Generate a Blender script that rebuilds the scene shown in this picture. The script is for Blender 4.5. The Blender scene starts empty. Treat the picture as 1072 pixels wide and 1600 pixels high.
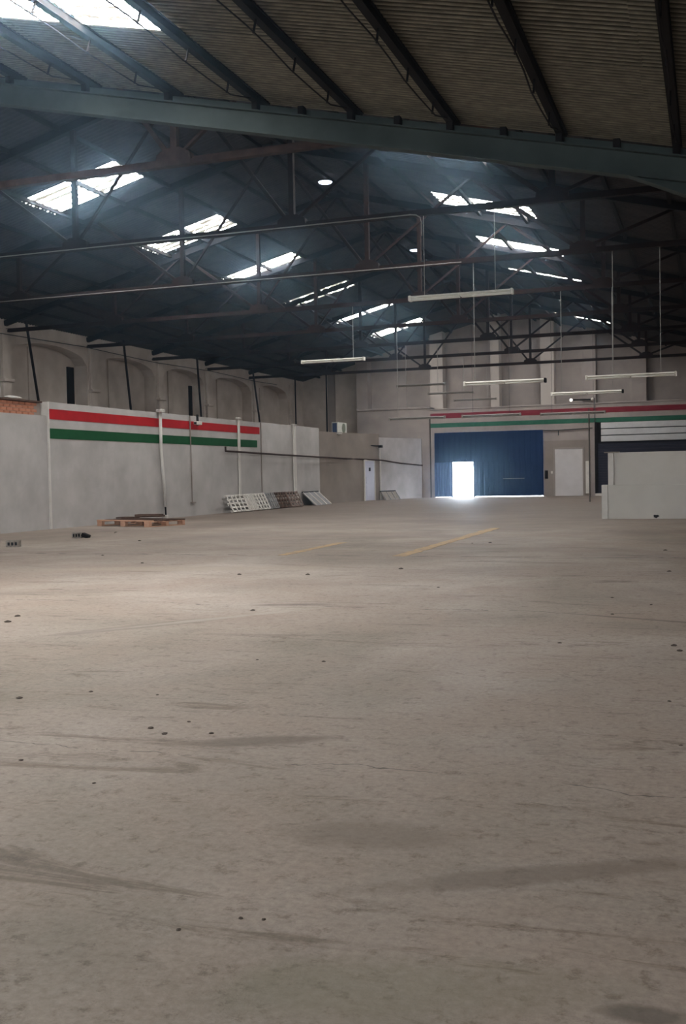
import bpy, bmesh, math, random
from mathutils import Vector, Matrix
random.seed(7)
S = bpy.context.scene
COL = S.collection

# ------------------------------------------------------------------ camera
CZ = 1.55
F_PX, YAW, PITCH, ROLL = 1649.57, 0.33674, -0.03572, -0.01927
cam_d = bpy.data.cameras.new('camera'); cam = bpy.data.objects.new('camera', cam_d); COL.objects.link(cam)
S.camera = cam
cam_d.sensor_fit = 'VERTICAL'; cam_d.sensor_height = 36.0; cam_d.lens = F_PX/1600*36.0
cam_d.clip_start = 0.05; cam_d.clip_end = 400
Fw = Vector((-math.sin(YAW)*math.cos(PITCH), math.cos(YAW)*math.cos(PITCH), math.sin(PITCH)))
R0 = Vector((math.cos(YAW), math.sin(YAW), 0)); U0 = R0.cross(Fw)
Rv = math.cos(ROLL)*R0+math.sin(ROLL)*U0; Uv = -math.sin(ROLL)*R0+math.cos(ROLL)*U0
M = Matrix((Rv, Uv, -Fw)).transposed().to_4x4(); M.translation = Vector((0, 0, CZ)); cam.matrix_world = M

# ------------------------------------------------------------------ light and exposure
SKY_STRENGTH = 28.0
SKYLIGHT_EMIT = 62.0
W = bpy.data.worlds.new('sky'); S.world = W; W.use_nodes = True
bg = W.node_tree.nodes['Background']; bg.inputs[0].default_value = (0.84, 0.92, 1.0, 1); bg.inputs[1].default_value = SKY_STRENGTH
S.view_settings.view_transform = 'Standard'; S.view_settings.look = 'None'
S.view_settings.exposure = 0.15; S.view_settings.gamma = 1.0; S.view_settings.use_curve_mapping = False

# ------------------------------------------------------------------ measures of the hall
XL, XR, XC = -25.35, 1.70, -11.823
ZR, SL = 11.15, 0.256                  # ridge height and roof slope of the nave
D = 5.609; YT = [17.10+D*i for i in range(8)]   # the eight trusses
ZB = 7.23                              # height of the truss bottom chords
YE = 63.43                             # far wall
YN = 15.0; NS = 0.2272                 # the lower front shed: its green beam and slope
def zroof(x): return ZR-SL*abs(x-XC)
def znear(x): return 5.72+0.27-NS*(x+0.33) if x > XC else 5.99-NS*(XC+0.33)+NS*(x-XC)
YB = -22.0                             # near end of the shed, behind the camera
YG = 15.45                             # where the shed roof ends and the nave begins

# ------------------------------------------------------------------ materials
def mat(name, col, rough=0.8, metal=0.0, col2=None, nscale=3.0, ndetail=8, bump=0.0, bscale=40.0, contrast=(0.35, 0.65), stretch=(1, 1, 1), emit=None, estr=0):
    m = bpy.data.materials.new(name); m.use_nodes = True
    nt = m.node_tree; N = nt.nodes; L = nt.links; b = N['Principled BSDF']
    b.inputs['Roughness'].default_value = rough; b.inputs['Metallic'].default_value = metal
    b.inputs['Specular IOR Level'].default_value = 0.12 if rough > 0.7 else 0.4
    b.inputs['Base Color'].default_value = (*col, 1)
    tc = N.new('ShaderNodeTexCoord'); mp = N.new('ShaderNodeMapping'); L.new(tc.outputs['Object'], mp.inputs[0]); mp.inputs['Scale'].default_value = stretch
    m['mp'] = mp.name
    if col2:
        nz = N.new('ShaderNodeTexNoise'); nz.inputs['Scale'].default_value = nscale; nz.inputs['Detail'].default_value = ndetail; nz.inputs['Roughness'].default_value = 0.6
        L.new(mp.outputs[0], nz.inputs['Vector'])
        cr = N.new('ShaderNodeValToRGB'); cr.color_ramp.elements[0].position = contrast[0]; cr.color_ramp.elements[1].position = contrast[1]
        cr.color_ramp.elements[0].color = (*col, 1); cr.color_ramp.elements[1].color = (*col2, 1)
        L.new(nz.outputs['Fac'], cr.inputs[0]); L.new(cr.outputs[0], b.inputs['Base Color'])
    if bump:
        n2 = N.new('ShaderNodeTexNoise'); n2.inputs['Scale'].default_value = bscale; n2.inputs['Detail'].default_value = 6
        L.new(mp.outputs[0], n2.inputs['Vector'])
        bp = N.new('ShaderNodeBump'); bp.inputs['Strength'].default_value = bump; bp.inputs['Distance'].default_value = 0.02
        L.new(n2.outputs['Fac'], bp.inputs['Height']); L.new(bp.outputs[0], b.inputs['Normal'])
    if emit:
        b.inputs['Emission Color'].default_value = (*emit, 1); b.inputs['Emission Strength'].default_value = estr
    return m

PATCHES = [(-5.6, 9.75, 1.3, 0.17, 0.93, (0.20, 0.165, 0.14), 0.8), (-5.2, 10.3, 1.5, 0.10, 0.93, (0.42, 0.38, 0.34), 0.6),
           (-4.75, 11.7, 0.55, 0.12, 0.3, (0.16, 0.13, 0.11), 0.8), (-0.6, 11.2, 1.2, 0.06, -0.35, (0.15, 0.12, 0.10), 0.8),
           (-2.55, 5.6, 0.6, 0.12, 0.4, (0.14, 0.11, 0.09), 0.7), (-1.4, 4.25, 0.5, 0.2, 0.2, (0.20, 0.16, 0.13), 0.6), (-0.65, 4.0, 0.9, 0.10, 0.5, (0.17, 0.135, 0.11), 0.6),
           (-0.2, 3.05, 0.14, 0.06, 0.1, (0.10, 0.085, 0.07), 0.7), (-0.9, 3.0, 0.7, 0.25, 0.3, (0.20, 0.19, 0.13), 0.4), (-8.5, 16.0, 3.0, 0.5, 0.2, (0.40, 0.34, 0.27), 0.5)]
def floor_mat():
    m = bpy.data.materials.new('worn_concrete'); m.use_nodes = True; nt = m.node_tree; N = nt.nodes; L = nt.links; b = N['Principled BSDF']
    tc = N.new('ShaderNodeTexCoord'); P = tc.outputs['Object']
    def noise(scale, detail=8, rough=0.6, vec=P, dist=0.0):
        n = N.new('ShaderNodeTexNoise'); n.inputs['Scale'].default_value = scale; n.inputs['Detail'].default_value = detail
        n.inputs['Roughness'].default_value = rough; n.inputs['Distortion'].default_value = dist; L.new(vec, n.inputs['Vector']); return n.outputs['Fac']
    def ramp(fac, stops):
        r = N.new('ShaderNodeValToRGB'); e = r.color_ramp.elements
        e[0].position, e[0].color = stops[0][0], (*stops[0][1], 1); e[1].position, e[1].color = stops[-1][0], (*stops[-1][1], 1)
        for p, c in stops[1:-1]:
            k = e.new(p); k.color = (*c, 1)
        L.new(fac, r.inputs[0]); return r.outputs[0]
    def mix(fac, a, c, mode='MIX'):
        x = N.new('ShaderNodeMix'); x.data_type = 'RGBA'; x.blend_type = mode
        if isinstance(fac, float): x.inputs[0].default_value = fac
        else: L.new(fac, x.inputs[0])
        L.new(a, x.inputs[6]); L.new(c, x.inputs[7]) if not isinstance(c, tuple) else setattr(x.inputs[7], 'default_value', (*c, 1)); return x.outputs[2]
    base = ramp(noise(0.22, 6, 0.6, dist=0.6), [(0.36, (0.235, 0.205, 0.170)), (0.50, (0.345, 0.298, 0.262)), (0.64, (0.44, 0.395, 0.356))])
    warm = ramp(noise(0.6, 8, 0.65, dist=0.4), [(0.40, (0, 0, 0)), (0.70, (1, 1, 1))])
    base = mix(warm, base, (0.335, 0.270, 0.228))
    fine = ramp(noise(26, 10, 0.75), [(0.36, (0.82, 0.81, 0.80)), (0.62, (1.13, 1.125, 1.12))])
    base = mix(1.0, base, fine, 'MULTIPLY')
    grit = ramp(noise(9, 12, 0.8), [(0.37, (0.50, 0.47, 0.44)), (0.47, (1, 1, 1))])
    base = mix(0.8, base, grit, 'MULTIPLY')
    mp = N.new('ShaderNodeMapping'); mp.inputs['Scale'].default_value = (0.35, 1.7, 1); mp.inputs['Rotation'].default_value = (0, 0, 0.2); L.new(P, mp.inputs[0])
    scr = ramp(noise(1.6, 12, 0.75, mp.outputs[0], 0.8), [(0.36, (0.55, 0.52, 0.48)), (0.44, (1, 1, 1))])
    base = mix(0.9, base, scr, 'MULTIPLY')
    # wandering cracks
    wob = noise(0.9, 5, 0.6)
    sx = N.new('ShaderNodeSeparateXYZ'); L.new(P, sx.inputs[0])
    def math_(op, a, c=None):
        x = N.new('ShaderNodeMath'); x.operation = op
        for i, v in enumerate((a, c)):
            if v is None: continue
            if isinstance(v, (int, float)): x.inputs[i].default_value = v
            else: L.new(v, x.inputs[i])
        return x.outputs[0]
    yy = math_('ADD', sx.outputs[1], math_('MULTIPLY', math_('SUBTRACT', wob, 0.5), 0.7))
    crack = None
    for y0, hw in ((18.95, 0.045), (27.4, 0.05), (35.5, 0.06), (11.6, 0.012), (5.2, 0.006)):
        c = math_('LESS_THAN', math_('ABSOLUTE', math_('SUBTRACT', yy, y0)), hw)
        crack = c if crack is None else math_('MAXIMUM', crack, c)
    brk = math_('GREATER_THAN', noise(1.3, 6, 0.7), 0.50)
    crack = math_('MULTIPLY', crack, brk)
    base = mix(math_('MULTIPLY', crack, 0.75), base, (0.05, 0.042, 0.036))
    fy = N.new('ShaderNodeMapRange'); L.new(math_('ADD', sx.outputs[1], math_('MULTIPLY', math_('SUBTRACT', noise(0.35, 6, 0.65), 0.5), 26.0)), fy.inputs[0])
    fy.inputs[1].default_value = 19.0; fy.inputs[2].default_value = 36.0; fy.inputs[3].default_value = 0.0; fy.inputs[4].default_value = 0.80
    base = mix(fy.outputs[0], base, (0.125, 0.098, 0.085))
    # scraped and stained patches
    nx = math_('MULTIPLY', math_('SUBTRACT', noise(1.8, 8, 0.7), 0.5), 2.2)
    for cx_, cy_, rx, ry, rot, col, amt in PATCHES:
        dx_ = math_('SUBTRACT', sx.outputs[0], cx_); dy_ = math_('SUBTRACT', sx.outputs[1], cy_); c_, s_ = math.cos(rot), math.sin(rot)
        u_ = math_('DIVIDE', math_('ADD', math_('MULTIPLY', dx_, c_), math_('MULTIPLY', dy_, s_)), rx)
        v_ = math_('DIVIDE', math_('SUBTRACT', math_('MULTIPLY', dy_, c_), math_('MULTIPLY', dx_, s_)), ry)
        q_ = math_('ADD', math_('ADD', math_('MULTIPLY', u_, u_), math_('MULTIPLY', v_, v_)), nx)
        mr = N.new('ShaderNodeMapRange'); L.new(q_, mr.inputs[0]); mr.inputs[1].default_value = 1.0; mr.inputs[2].default_value = 0.2; mr.inputs[3].default_value = 0.0; mr.inputs[4].default_value = amt
        base = mix(mr.outputs[0], base, col)
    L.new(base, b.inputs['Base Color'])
    rr = N.new('ShaderNodeMapRange'); L.new(noise(0.8, 6, 0.6), rr.inputs[0]); rr.inputs[3].default_value = 0.55; rr.inputs[4].default_value = 0.75; b.inputs['Specular IOR Level'].default_value = 0.28
    L.new(rr.outputs[0], b.inputs['Roughness'])
    h = math_('ADD', math_('MULTIPLY', noise(14, 10, 0.7), 0.6), math_('MULTIPLY', noise(1.2, 8, 0.65), 1.6))
    h = math_('SUBTRACT', h, crack)
    bp = N.new('ShaderNodeBump'); bp.inputs['Strength'].default_value = 0.35; bp.inputs['Distance'].default_value = 0.016
    L.new(h, bp.inputs['Height']); L.new(bp.outputs[0], b.inputs['Normal'])
    return m

M_floor = floor_mat()
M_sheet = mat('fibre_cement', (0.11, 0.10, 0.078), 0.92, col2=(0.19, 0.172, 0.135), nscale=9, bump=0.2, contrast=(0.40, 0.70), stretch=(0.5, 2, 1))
def rib_shade(m, lo, hi):  # puts groove shade into the sheet colour: dark valleys, lighter ribs
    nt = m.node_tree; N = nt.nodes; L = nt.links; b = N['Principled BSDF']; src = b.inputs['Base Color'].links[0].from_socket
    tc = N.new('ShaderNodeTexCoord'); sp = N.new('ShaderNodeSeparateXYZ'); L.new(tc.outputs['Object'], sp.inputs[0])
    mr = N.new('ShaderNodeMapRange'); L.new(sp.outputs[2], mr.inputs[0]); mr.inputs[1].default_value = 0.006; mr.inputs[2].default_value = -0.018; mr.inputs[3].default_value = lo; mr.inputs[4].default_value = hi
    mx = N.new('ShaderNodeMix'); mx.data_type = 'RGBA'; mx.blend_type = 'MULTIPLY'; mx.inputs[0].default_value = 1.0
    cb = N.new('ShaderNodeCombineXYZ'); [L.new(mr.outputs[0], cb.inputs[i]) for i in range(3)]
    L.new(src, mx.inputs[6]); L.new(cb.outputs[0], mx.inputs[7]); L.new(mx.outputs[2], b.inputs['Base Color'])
rib_shade(M_sheet, 0.20, 1.0)
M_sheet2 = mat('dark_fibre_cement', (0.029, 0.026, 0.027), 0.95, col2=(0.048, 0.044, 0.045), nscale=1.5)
M_purlin = mat('sooty_purlin', (0.010, 0.009, 0.009), 0.9)
M_steel = mat('rust_red_steel', (0.009, 0.0052, 0.0048), 0.9, col2=(0.018, 0.0092, 0.0080), nscale=1.2)
M_rust = mat('brown_rusty_steel', (0.026, 0.016, 0.014), 0.85, col2=(0.052, 0.032, 0.027), nscale=4)
M_dark = mat('black_steel', (0.009, 0.008, 0.009), 0.85)
M_green = mat('grey_green_paint', (0.034, 0.045, 0.046), 0.75, col2=(0.050, 0.064, 0.064), nscale=1.5)
M_render = mat('grey_render', (0.25, 0.222, 0.214), 0.95, col2=(0.33, 0.296, 0.286), nscale=0.8, bump=0.2, bscale=8)
M_pil = mat('pale_pilaster_render', (0.38, 0.35, 0.335), 0.95, col2=(0.45, 0.42, 0.40), nscale=0.8, bump=0.15, bscale=8)
M_arc = mat('sooty_render', (0.46, 0.41, 0.375), 0.95, col2=(0.62, 0.565, 0.525), nscale=0.9, bump=0.2, bscale=6)
M_white = mat('whitewashed_blockwork', (0.36, 0.352, 0.350), 0.9, col2=(0.46, 0.452, 0.452), nscale=0.9, bump=0.15, bscale=10)
M_grey = mat('taupe_render', (0.20, 0.172, 0.155), 0.95, col2=(0.26, 0.228, 0.21), nscale=0.8, bump=0.2, bscale=10)
M_pale = mat('scuffed_pale_render', (0.33, 0.32, 0.33), 0.9, col2=(0.44, 0.43, 0.45), nscale=0.9, bump=0.2, bscale=8)
M_wpaint = mat('white_paint', (0.60, 0.59, 0.565), 0.7, col2=(0.52, 0.51, 0.49), nscale=3)
M_cream = mat('cream_render', (0.47, 0.455, 0.43), 0.85, col2=(0.54, 0.525, 0.495), nscale=0.8, bump=0.1, bscale=12)
M_red = mat('red_stripe_paint', (0.40, 0.014, 0.020), 0.75, col2=(0.33, 0.012, 0.018), nscale=3)
M_grn = mat('green_stripe_paint', (0.007, 0.062, 0.022), 0.75, col2=(0.010, 0.078, 0.030), nscale=3)
M_red2 = mat('faded_red_stripe_paint', (0.17, 0.018, 0.030), 0.8, col2=(0.24, 0.075, 0.09), nscale=6, contrast=(0.5, 0.75), stretch=(0.3, 1, 6))
M_grn2 = mat('faded_green_stripe_paint', (0.022, 0.10, 0.065), 0.8, col2=(0.035, 0.13, 0.09), nscale=4)
M_brick = mat('orange_brick', (0.36, 0.15, 0.09), 0.95, col2=(0.44, 0.20, 0.13), nscale=6)
M_mortar = mat('mortar', (0.30, 0.26, 0.24), 0.95)
M_blue = mat('blue_gate_paint', (0.0055, 0.020, 0.066), 0.72, col2=(0.0075, 0.026, 0.082), nscale=1.2)
M_blue2 = mat('light_blue_gate_paint', (0.035, 0.085, 0.22), 0.5)
M_navy = mat('navy_shutter', (0.006, 0.007, 0.022), 0.7)
M_fasc = mat('white_board', (0.42, 0.44, 0.47), 0.7, col2=(0.50, 0.52, 0.55), nscale=2)
M_lamp = mat('lamp_white_enamel', (0.85, 0.84, 0.78), 0.5)
M_lampd = mat('lamp_dusty_enamel', (0.20, 0.19, 0.18), 0.6)
M_tube = mat('fluorescent_tube_glass', (0.9, 0.9, 0.86), 0.3)
M_wire = mat('pale_wire', (0.24, 0.24, 0.23), 0.5)
M_post = mat('dull_grey_post', (0.10, 0.09, 0.085), 0.85)
M_cable = mat('black_cable', (0.03, 0.027, 0.027), 0.7)
M_wood = mat('raw_pine', (0.44, 0.25, 0.17), 0.85, col2=(0.52, 0.33, 0.24), nscale=5, stretch=(1, 8, 8))
M_woodd = mat('dark_stained_wood', (0.055, 0.035, 0.028), 0.9, col2=(0.11, 0.07, 0.055), nscale=4)
M_woodr = mat('reddish_grey_wood', (0.15, 0.11, 0.10), 0.9, col2=(0.22, 0.17, 0.15), nscale=4)
M_woodg = mat('silvery_weathered_wood', (0.50, 0.48, 0.46), 0.9, col2=(0.68, 0.66, 0.64), nscale=4)
M_board = mat('grey_board', (0.20, 0.20, 0.21), 0.85, col2=(0.27, 0.27, 0.28), nscale=5)
M_block = mat('grey_block', (0.16, 0.145, 0.13), 0.95, col2=(0.27, 0.25, 0.23), nscale=14)
M_yel = mat('worn_yellow_paint', (0.54, 0.38, 0.21), 0.8, col2=(0.34, 0.27, 0.21), nscale=5, contrast=(0.40, 0.66))
M_ac = mat('air_conditioner_casing', (0.55, 0.57, 0.54), 0.5)
M_acd = mat('air_conditioner_grille', (0.02, 0.04, 0.10), 0.5)
M_fan = mat('fan_grille', (0.13, 0.15, 0.11), 0.6)
M_doorw = mat('door_white', (0.46, 0.45, 0.47), 0.6, col2=(0.52, 0.51, 0.53), nscale=2)
M_doorb = mat('door_pale_blue', (0.42, 0.44, 0.56), 0.6)
M_out = mat('outside_paving', (0.6, 0.6, 0.58), 0.9)

def skylight_mat(sx=2.0, sy=5.5, ws=1.775, nm='translucent_sheet', gain=1.0):
    m = bpy.data.materials.new(nm); m.use_nodes = True; nt = m.node_tree; N = nt.nodes; L = nt.links; b = N['Principled BSDF']
    tc = N.new('ShaderNodeTexCoord'); mp = N.new('ShaderNodeMapping'); mp.inputs['Scale'].default_value = (sx, sy, 1); L.new(tc.outputs['Object'], mp.inputs[0])
    nz = N.new('ShaderNodeTexNoise'); nz.inputs['Scale'].default_value = 3.0; nz.inputs['Detail'].default_value = 8; nz.inputs['Roughness'].default_value = 0.7; L.new(mp.outputs[0], nz.inputs['Vector'])
    wv = N.new('ShaderNodeTexWave'); wv.bands_direction = 'Y'; wv.inputs['Scale'].default_value = ws; wv.inputs['Distortion'].default_value = 0.6; L.new(tc.outputs['Object'], wv.inputs['Vector'])
    ad = N.new('ShaderNodeMath'); ad.operation = 'MULTIPLY_ADD'; ad.inputs[1].default_value = 0.28; L.new(wv.outputs['Fac'], ad.inputs[0]); L.new(nz.outputs['Fac'], ad.inputs[2])
    cr = N.new('ShaderNodeValToRGB'); e = cr.color_ramp.elements
    e[0].position = 0.64; e[0].color = (0.0035, 0.0030, 0.0024, 1); e[1].position = 0.715; e[1].color = (1, 0.985, 0.95, 1)
    k = e.new(0.69); k.color = (0.0065, 0.0057, 0.0047, 1)
    L.new(ad.outputs[0], cr.inputs[0])
    b.inputs['Base Color'].default_value = (0.5, 0.5, 0.48, 1)
    L.new(cr.outputs[0], b.inputs['Emission Color']); b.inputs['Emission Strength'].default_value = SKYLIGHT_EMIT*gain
    return m
M_sky = skylight_mat(gain=1.7)
M_sky2 = skylight_mat(0.9, 3.0, 0.85, 'stained_translucent_sheet')
M_vent = mat('lit_roof_dome', (0.6, 0.65, 0.7), 0.5, emit=(0.75, 0.85, 1.0), estr=2.5)
M_led = mat('lit_emergency_lens', (0.9, 0.9, 0.9), 0.4, emit=(1, 1, 0.95), estr=1.6)

# ------------------------------------------------------------------ builders
def obj(name, bm, m, parent=None, smooth=False, loc=None):
    me = bpy.data.meshes.new(name); bmesh.ops.recalc_face_normals(bm, faces=bm.faces[:]); bm.to_mesh(me); bm.free()
    me.materials.append(m)
    if smooth: me.polygons.foreach_set('use_smooth', [True]*len(me.polygons))
    o = bpy.data.objects.new(name, me); COL.objects.link(o)
    if parent: o.parent = parent
    if loc is not None: o.location = loc
    return o
def share(src, parent, loc, rot=None, scale=None):
    o = bpy.data.objects.new(src.name.split('.')[0], src.data); COL.objects.link(o); o.parent = parent; o.location = loc
    if rot: o.rotation_euler = rot
    if scale: o.scale = scale
    return o
def tag(o, label, cat, group=None):
    o['label'] = label; o['category'] = cat
    if group: o['group'] = group
    return o
def thing(name, label, cat, loc=(0, 0, 0), rz=0, group=None):
    o = bpy.data.objects.new(name, None); COL.objects.link(o); o.location = loc; o.rotation_euler = (0, 0, rz); o.empty_display_size = 0.2
    return tag(o, label, cat, group)
def struct_empty(name, label=None):
    o = bpy.data.objects.new(name, None); COL.objects.link(o); o['kind'] = 'structure'
    if label: o['label'] = label
    return o
def bx(bm, x0, x1, y0, y1, z0, z1, bev=0):
    vs = [bm.verts.new(v) for v in ((x0, y0, z0), (x1, y0, z0), (x1, y1, z0), (x0, y1, z0), (x0, y0, z1), (x1, y0, z1), (x1, y1, z1), (x0, y1, z1))]
    fs = [bm.faces.new([vs[i] for i in f]) for f in ((0, 3, 2, 1), (4, 5, 6, 7), (0, 1, 5, 4), (1, 2, 6, 5), (2, 3, 7, 6), (3, 0, 4, 7))]
    if bev:
        bmesh.ops.bevel(bm, geom=list({e for f in fs for e in f.edges}), offset=bev, segments=1, affect='EDGES')
def box(x0, x1, y0, y1, z0, z1, bev=0):
    bm = bmesh.new(); bx(bm, x0, x1, y0, y1, z0, z1, bev); return bm
def bar(bm, a, b, w, h=None, up=(0, 0, 1)):
    """rectangular bar from a to b, w across, h along 'up'"""
    h = h or w; a = Vector(a); b = Vector(b); d = (b-a).normalized(); up = Vector(up)
    if abs(d.dot(up)) > 0.98: up = Vector((0, 1, 0))
    s = d.cross(up).normalized(); u = s.cross(d).normalized(); vs = []
    for p in (a, b):
        for i, j in ((-1, -1), (1, -1), (1, 1), (-1, 1)): vs.append(bm.verts.new(p+s*i*w/2+u*j*h/2))
    for f in ((0, 1, 2, 3), (7, 6, 5, 4), (0, 4, 5, 1), (1, 5, 6, 2), (2, 6, 7, 3), (3, 7, 4, 0)): bm.faces.new([vs[i] for i in f])
def angle_bar(bm, a, b, w, t=0.014):
    """L-section steel angle from a to b"""
    a = Vector(a); b = Vector(b); d = (b-a).normalized(); up = Vector((0, 1, 0))
    s = d.cross(up).normalized()
    bar(bm, a, b, t, w, up); bar(bm, a+up*(w/2)+s*(w/2), b+up*(w/2)+s*(w/2), w, t, up)
def tube(bm, pts, r, n=6):
    rings = []; pts = [Vector(p) for p in pts]
    for i, p in enumerate(pts):
        d = (pts[min(i+1, len(pts)-1)]-pts[max(i-1, 0)]).normalized()
        up = Vector((0, 0, 1)) if abs(d.z) < 0.9 else Vector((0, 1, 0))
        s = d.cross(up).normalized(); u = s.cross(d)
        rings.append([bm.verts.new(p+(s*math.cos(2*math.pi*k/n)+u*math.sin(2*math.pi*k/n))*r) for k in range(n)])
    for a, b in zip(rings, rings[1:]):
        for k in range(n): bm.faces.new((a[k], a[(k+1) % n], b[(k+1) % n], b[k]))
    bm.faces.new(rings[0][::-1]); bm.faces.new(rings[-1])
def prism_y(bm, poly, y0, y1):
    """polygon in (x,z) extruded along y"""
    a = [bm.verts.new((x, y0, z)) for x, z in poly]; b = [bm.verts.new((x, y1, z)) for x, z in poly]
    bm.faces.new(a); bm.faces.new(b[::-1]); n = len(poly)
    for i in range(n): bm.faces.new((a[i], b[i], b[(i+1) % n], a[(i+1) % n]))
def prism_z(bm, poly, z0, z1):
    a = [bm.verts.new((x, y, z0)) for x, y in poly]; b = [bm.verts.new((x, y, z1)) for x, y in poly]
    bm.faces.new(a); bm.faces.new(b[::-1]); n = len(poly)
    for i in range(n): bm.faces.new((a[i], b[i], b[(i+1) % n], a[(i+1) % n]))

# ------------------------------------------------------------------ floor
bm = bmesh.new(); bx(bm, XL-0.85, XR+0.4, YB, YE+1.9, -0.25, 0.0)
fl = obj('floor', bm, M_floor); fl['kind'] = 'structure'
bm = bmesh.new(); bx(bm, -60, 40, YE+1.9, YE+60, -0.25, -0.01)
g = obj('floor', bm, M_out); g['kind'] = 'structure'; g['label'] = 'bright paving outside the far gate'
bm = bmesh.new(); bx(bm, -60, 40, -70, YB, -0.25, -0.01)
g = obj('floor', bm, M_out); g['kind'] = 'structure'; g['label'] = 'unseen paving outside the added near entrance'
# worn yellow lines painted on the floor
for x0, y0, x1, y1, w in ((-5.53, 18.9, -5.60, 28.6, 0.30), (-7.90, 18.95, -7.95, 22.6, 0.24)):
    bm = bmesh.new(); n = 24; dx = (x1-x0); dy = (y1-y0)
    for k in range(n):
        a, b = k/n, (k+1)/n
        w0 = w*(0.75+0.35*random.random())
        bx(bm, x0+dx*a-w0/2, x0+dx*a+w0/2, y0+dy*a, y0+dy*b, 0.0, 0.004)
    o = obj('painted_line', bm, M_yel, fl)

# ------------------------------------------------------------------ walls
wl = struct_empty('wall_left')
piers = [15.5, 21.7, 27.7, 33.8, 39.8, 45.7, 50.9, 57.0, 62.6]
def zcrown(a, b): return 7.05
for a, b in zip(piers, piers[1:]):
    bm = bmesh.new(); top = zroof(XL)+0.15; y0, y1 = a+0.36, b-0.36; yc = (y0+y1)/2; zs, zc = 6.42, 7.04; n = 16
    # front skin: piers, arch spandrels
    def q(*v): bm.faces.new([bm.verts.new(p) for p in v])
    q((XL, a, 0), (XL, y0, 0), (XL, y0, top), (XL, a, top)); q((XL, y1, 0), (XL, b, 0), (XL, b, top), (XL, y1, top))
    arc = [(y0+(y1-y0)*k/n, zs+(zc-zs)*math.sqrt(max(0, 1-(2*k/n-1)**2))) for k in range(n+1)]
    dp = 0.60
    for (ya, za), (yb, zb_) in zip(arc, arc[1:]):
        q((XL, ya, za), (XL, yb, zb_), (XL, yb, top), (XL, ya, top))
        q((XL, ya, za), (XL, yb, zb_), (XL-dp, yb, zb_), (XL-dp, ya, za))
    q((XL, y0, 0), (XL-dp, y0, 0), (XL-dp, y0, zs), (XL, y0, zs)); q((XL, y1, 0), (XL-dp, y1, 0), (XL-dp, y1, zs), (XL, y1, zs))
    q((XL-dp, y0, 0), (XL-dp, y1, 0), (XL-dp, y1, zc), (XL-dp, y0, zc))
    o = obj('arched_bay', bm, M_arc, wl)
    bm = bmesh.new(); yy = y0+(y1-y0)*0.42; bx(bm, XL-dp, XL-dp+0.06, yy-0.30, yy+0.22, 0, 6.93); obj('niche_pilaster', bm, M_arc, wl)
    bm = box(XL, XL+0.14, b-0.24, b+0.24, 0, 7.30, 0.02); obj('pilaster', bm, M_arc, wl)
    bm = box(XL, XL+0.24, b-0.32, b+0.32, 5.30, 5.42, 0.02); obj('pier_cap', bm, M_arc, wl)
for yy in (39.05, 50.15):
    bm = box(XL-0.599, XL-0.50, yy-0.26, yy+(0.16 if yy < 45 else 0.0), 0.0, 6.35); obj('dark_slot', bm, M_dark, wl)
bm = box(XL-0.6, XL, YB, 15.5, 0, zroof(XL)+0.15); obj('wall_panel', bm, M_arc, wl)
bm = box(XL-0.85, XL-0.605, 15.5, YE+1.9, 0, zroof(XL)+0.15); obj('wall_core', bm, M_arc, wl)
bm = box(XL-0.3, XL, 62.6, YE+1.9, 0, zroof(XL)+0.15); obj('wall_panel', bm, M_arc, wl)
bm = box(XR, XR+0.35, YB, YE+1.9, 0, zroof(XR)+0.15); o = obj('wall_right', bm, M_arc); o['kind'] = 'structure'
# unseen near end behind the camera, wide entrance added for fill light
wf = struct_empty('wall_front')
obj('wall_panel', box(XL, -22.0, YB, YB+0.3, 0, 9.2), M_render, wf)
obj('wall_panel', box(0.2, XR, YB, YB+0.3, 0, 9.2), M_render, wf)
obj('wall_panel', box(-22.0, 0.2, YB, YB+0.3, 3.1, 9.2), M_render, wf)

# far wall
wb = struct_empty('wall_back')
def gable(bm, x0, x1, y0, y1, z0, extra=0.12):
    pts = [(x0, z0), (x1, z0), (x1, zroof(x1)+extra)]
    if x0 < XC < x1: pts.append((XC, ZR+extra))
    pts.append((x0, zroof(x0)+extra)); prism_y(bm, pts, y0, y1)
bm = bmesh.new(); gable(bm, XL, -21.15, YE+1.5, YE+1.8, 0); obj('recessed_wall', bm, M_arc, wb)
bm = bmesh.new(); gable(bm, -23.55, -23.1, YE+1.3, YE+1.52, 0, 0.05); obj('pilaster', bm, M_render, wb)
bm = box(-21.3, -21.15, YE+0.3, YE+1.8, 0, 8.9); obj('return_wall', bm, M_arc, wb)
bm = bmesh.new(); gable(bm, -21.15, XR, YE+0.85, YE+1.2, 5.3); obj('upper_wall', bm, M_render, wb)
# lower wall with the openings of gate and shutter
def lower(x0, x1, z0, z1, m=M_render, y=YE): return obj('lower_wall', box(x0, x1, y, YE+0.8, z0, z1), m, wb)
lower(-21.15, -16.12, 0, 5.55); lower(-16.12, -9.50, 3.97, 5.40); lower(-9.50, XR, 0, 5.40)
obj('ledge', box(-21.15, -16.40, YE-0.06, YE+0.85, 5.50, 5.62, 0.01), M_render, wb)
obj('ledge', box(-16.40, XR, YE-0.05, YE+0.85, 5.38, 5.46, 0.01), M_render, wb)
for x0, x1, s in ((-21.15, -20.42, 0), (-18.50, -18.08, 0.18), (-16.36, -15.56, 0), (-12.60, -12.08, 0), (-9.59, -8.80, 0), (-7.15, -6.39, 0), (-4.35, -3.54, 0), (-0.9, -0.1, 0)):
    bm = bmesh.new(); gable(bm, x0, x1, YE+s*4, YE+0.88, 5.46, 0.02); obj('pilaster', bm, M_pil if x0 in (-16.36, -12.60, -9.59) else M_render, wb)
obj('conduit_strip', box(-16.43, -16.38, YE-0.05, YE, 0, 5.0), M_cable, wb)
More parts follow.
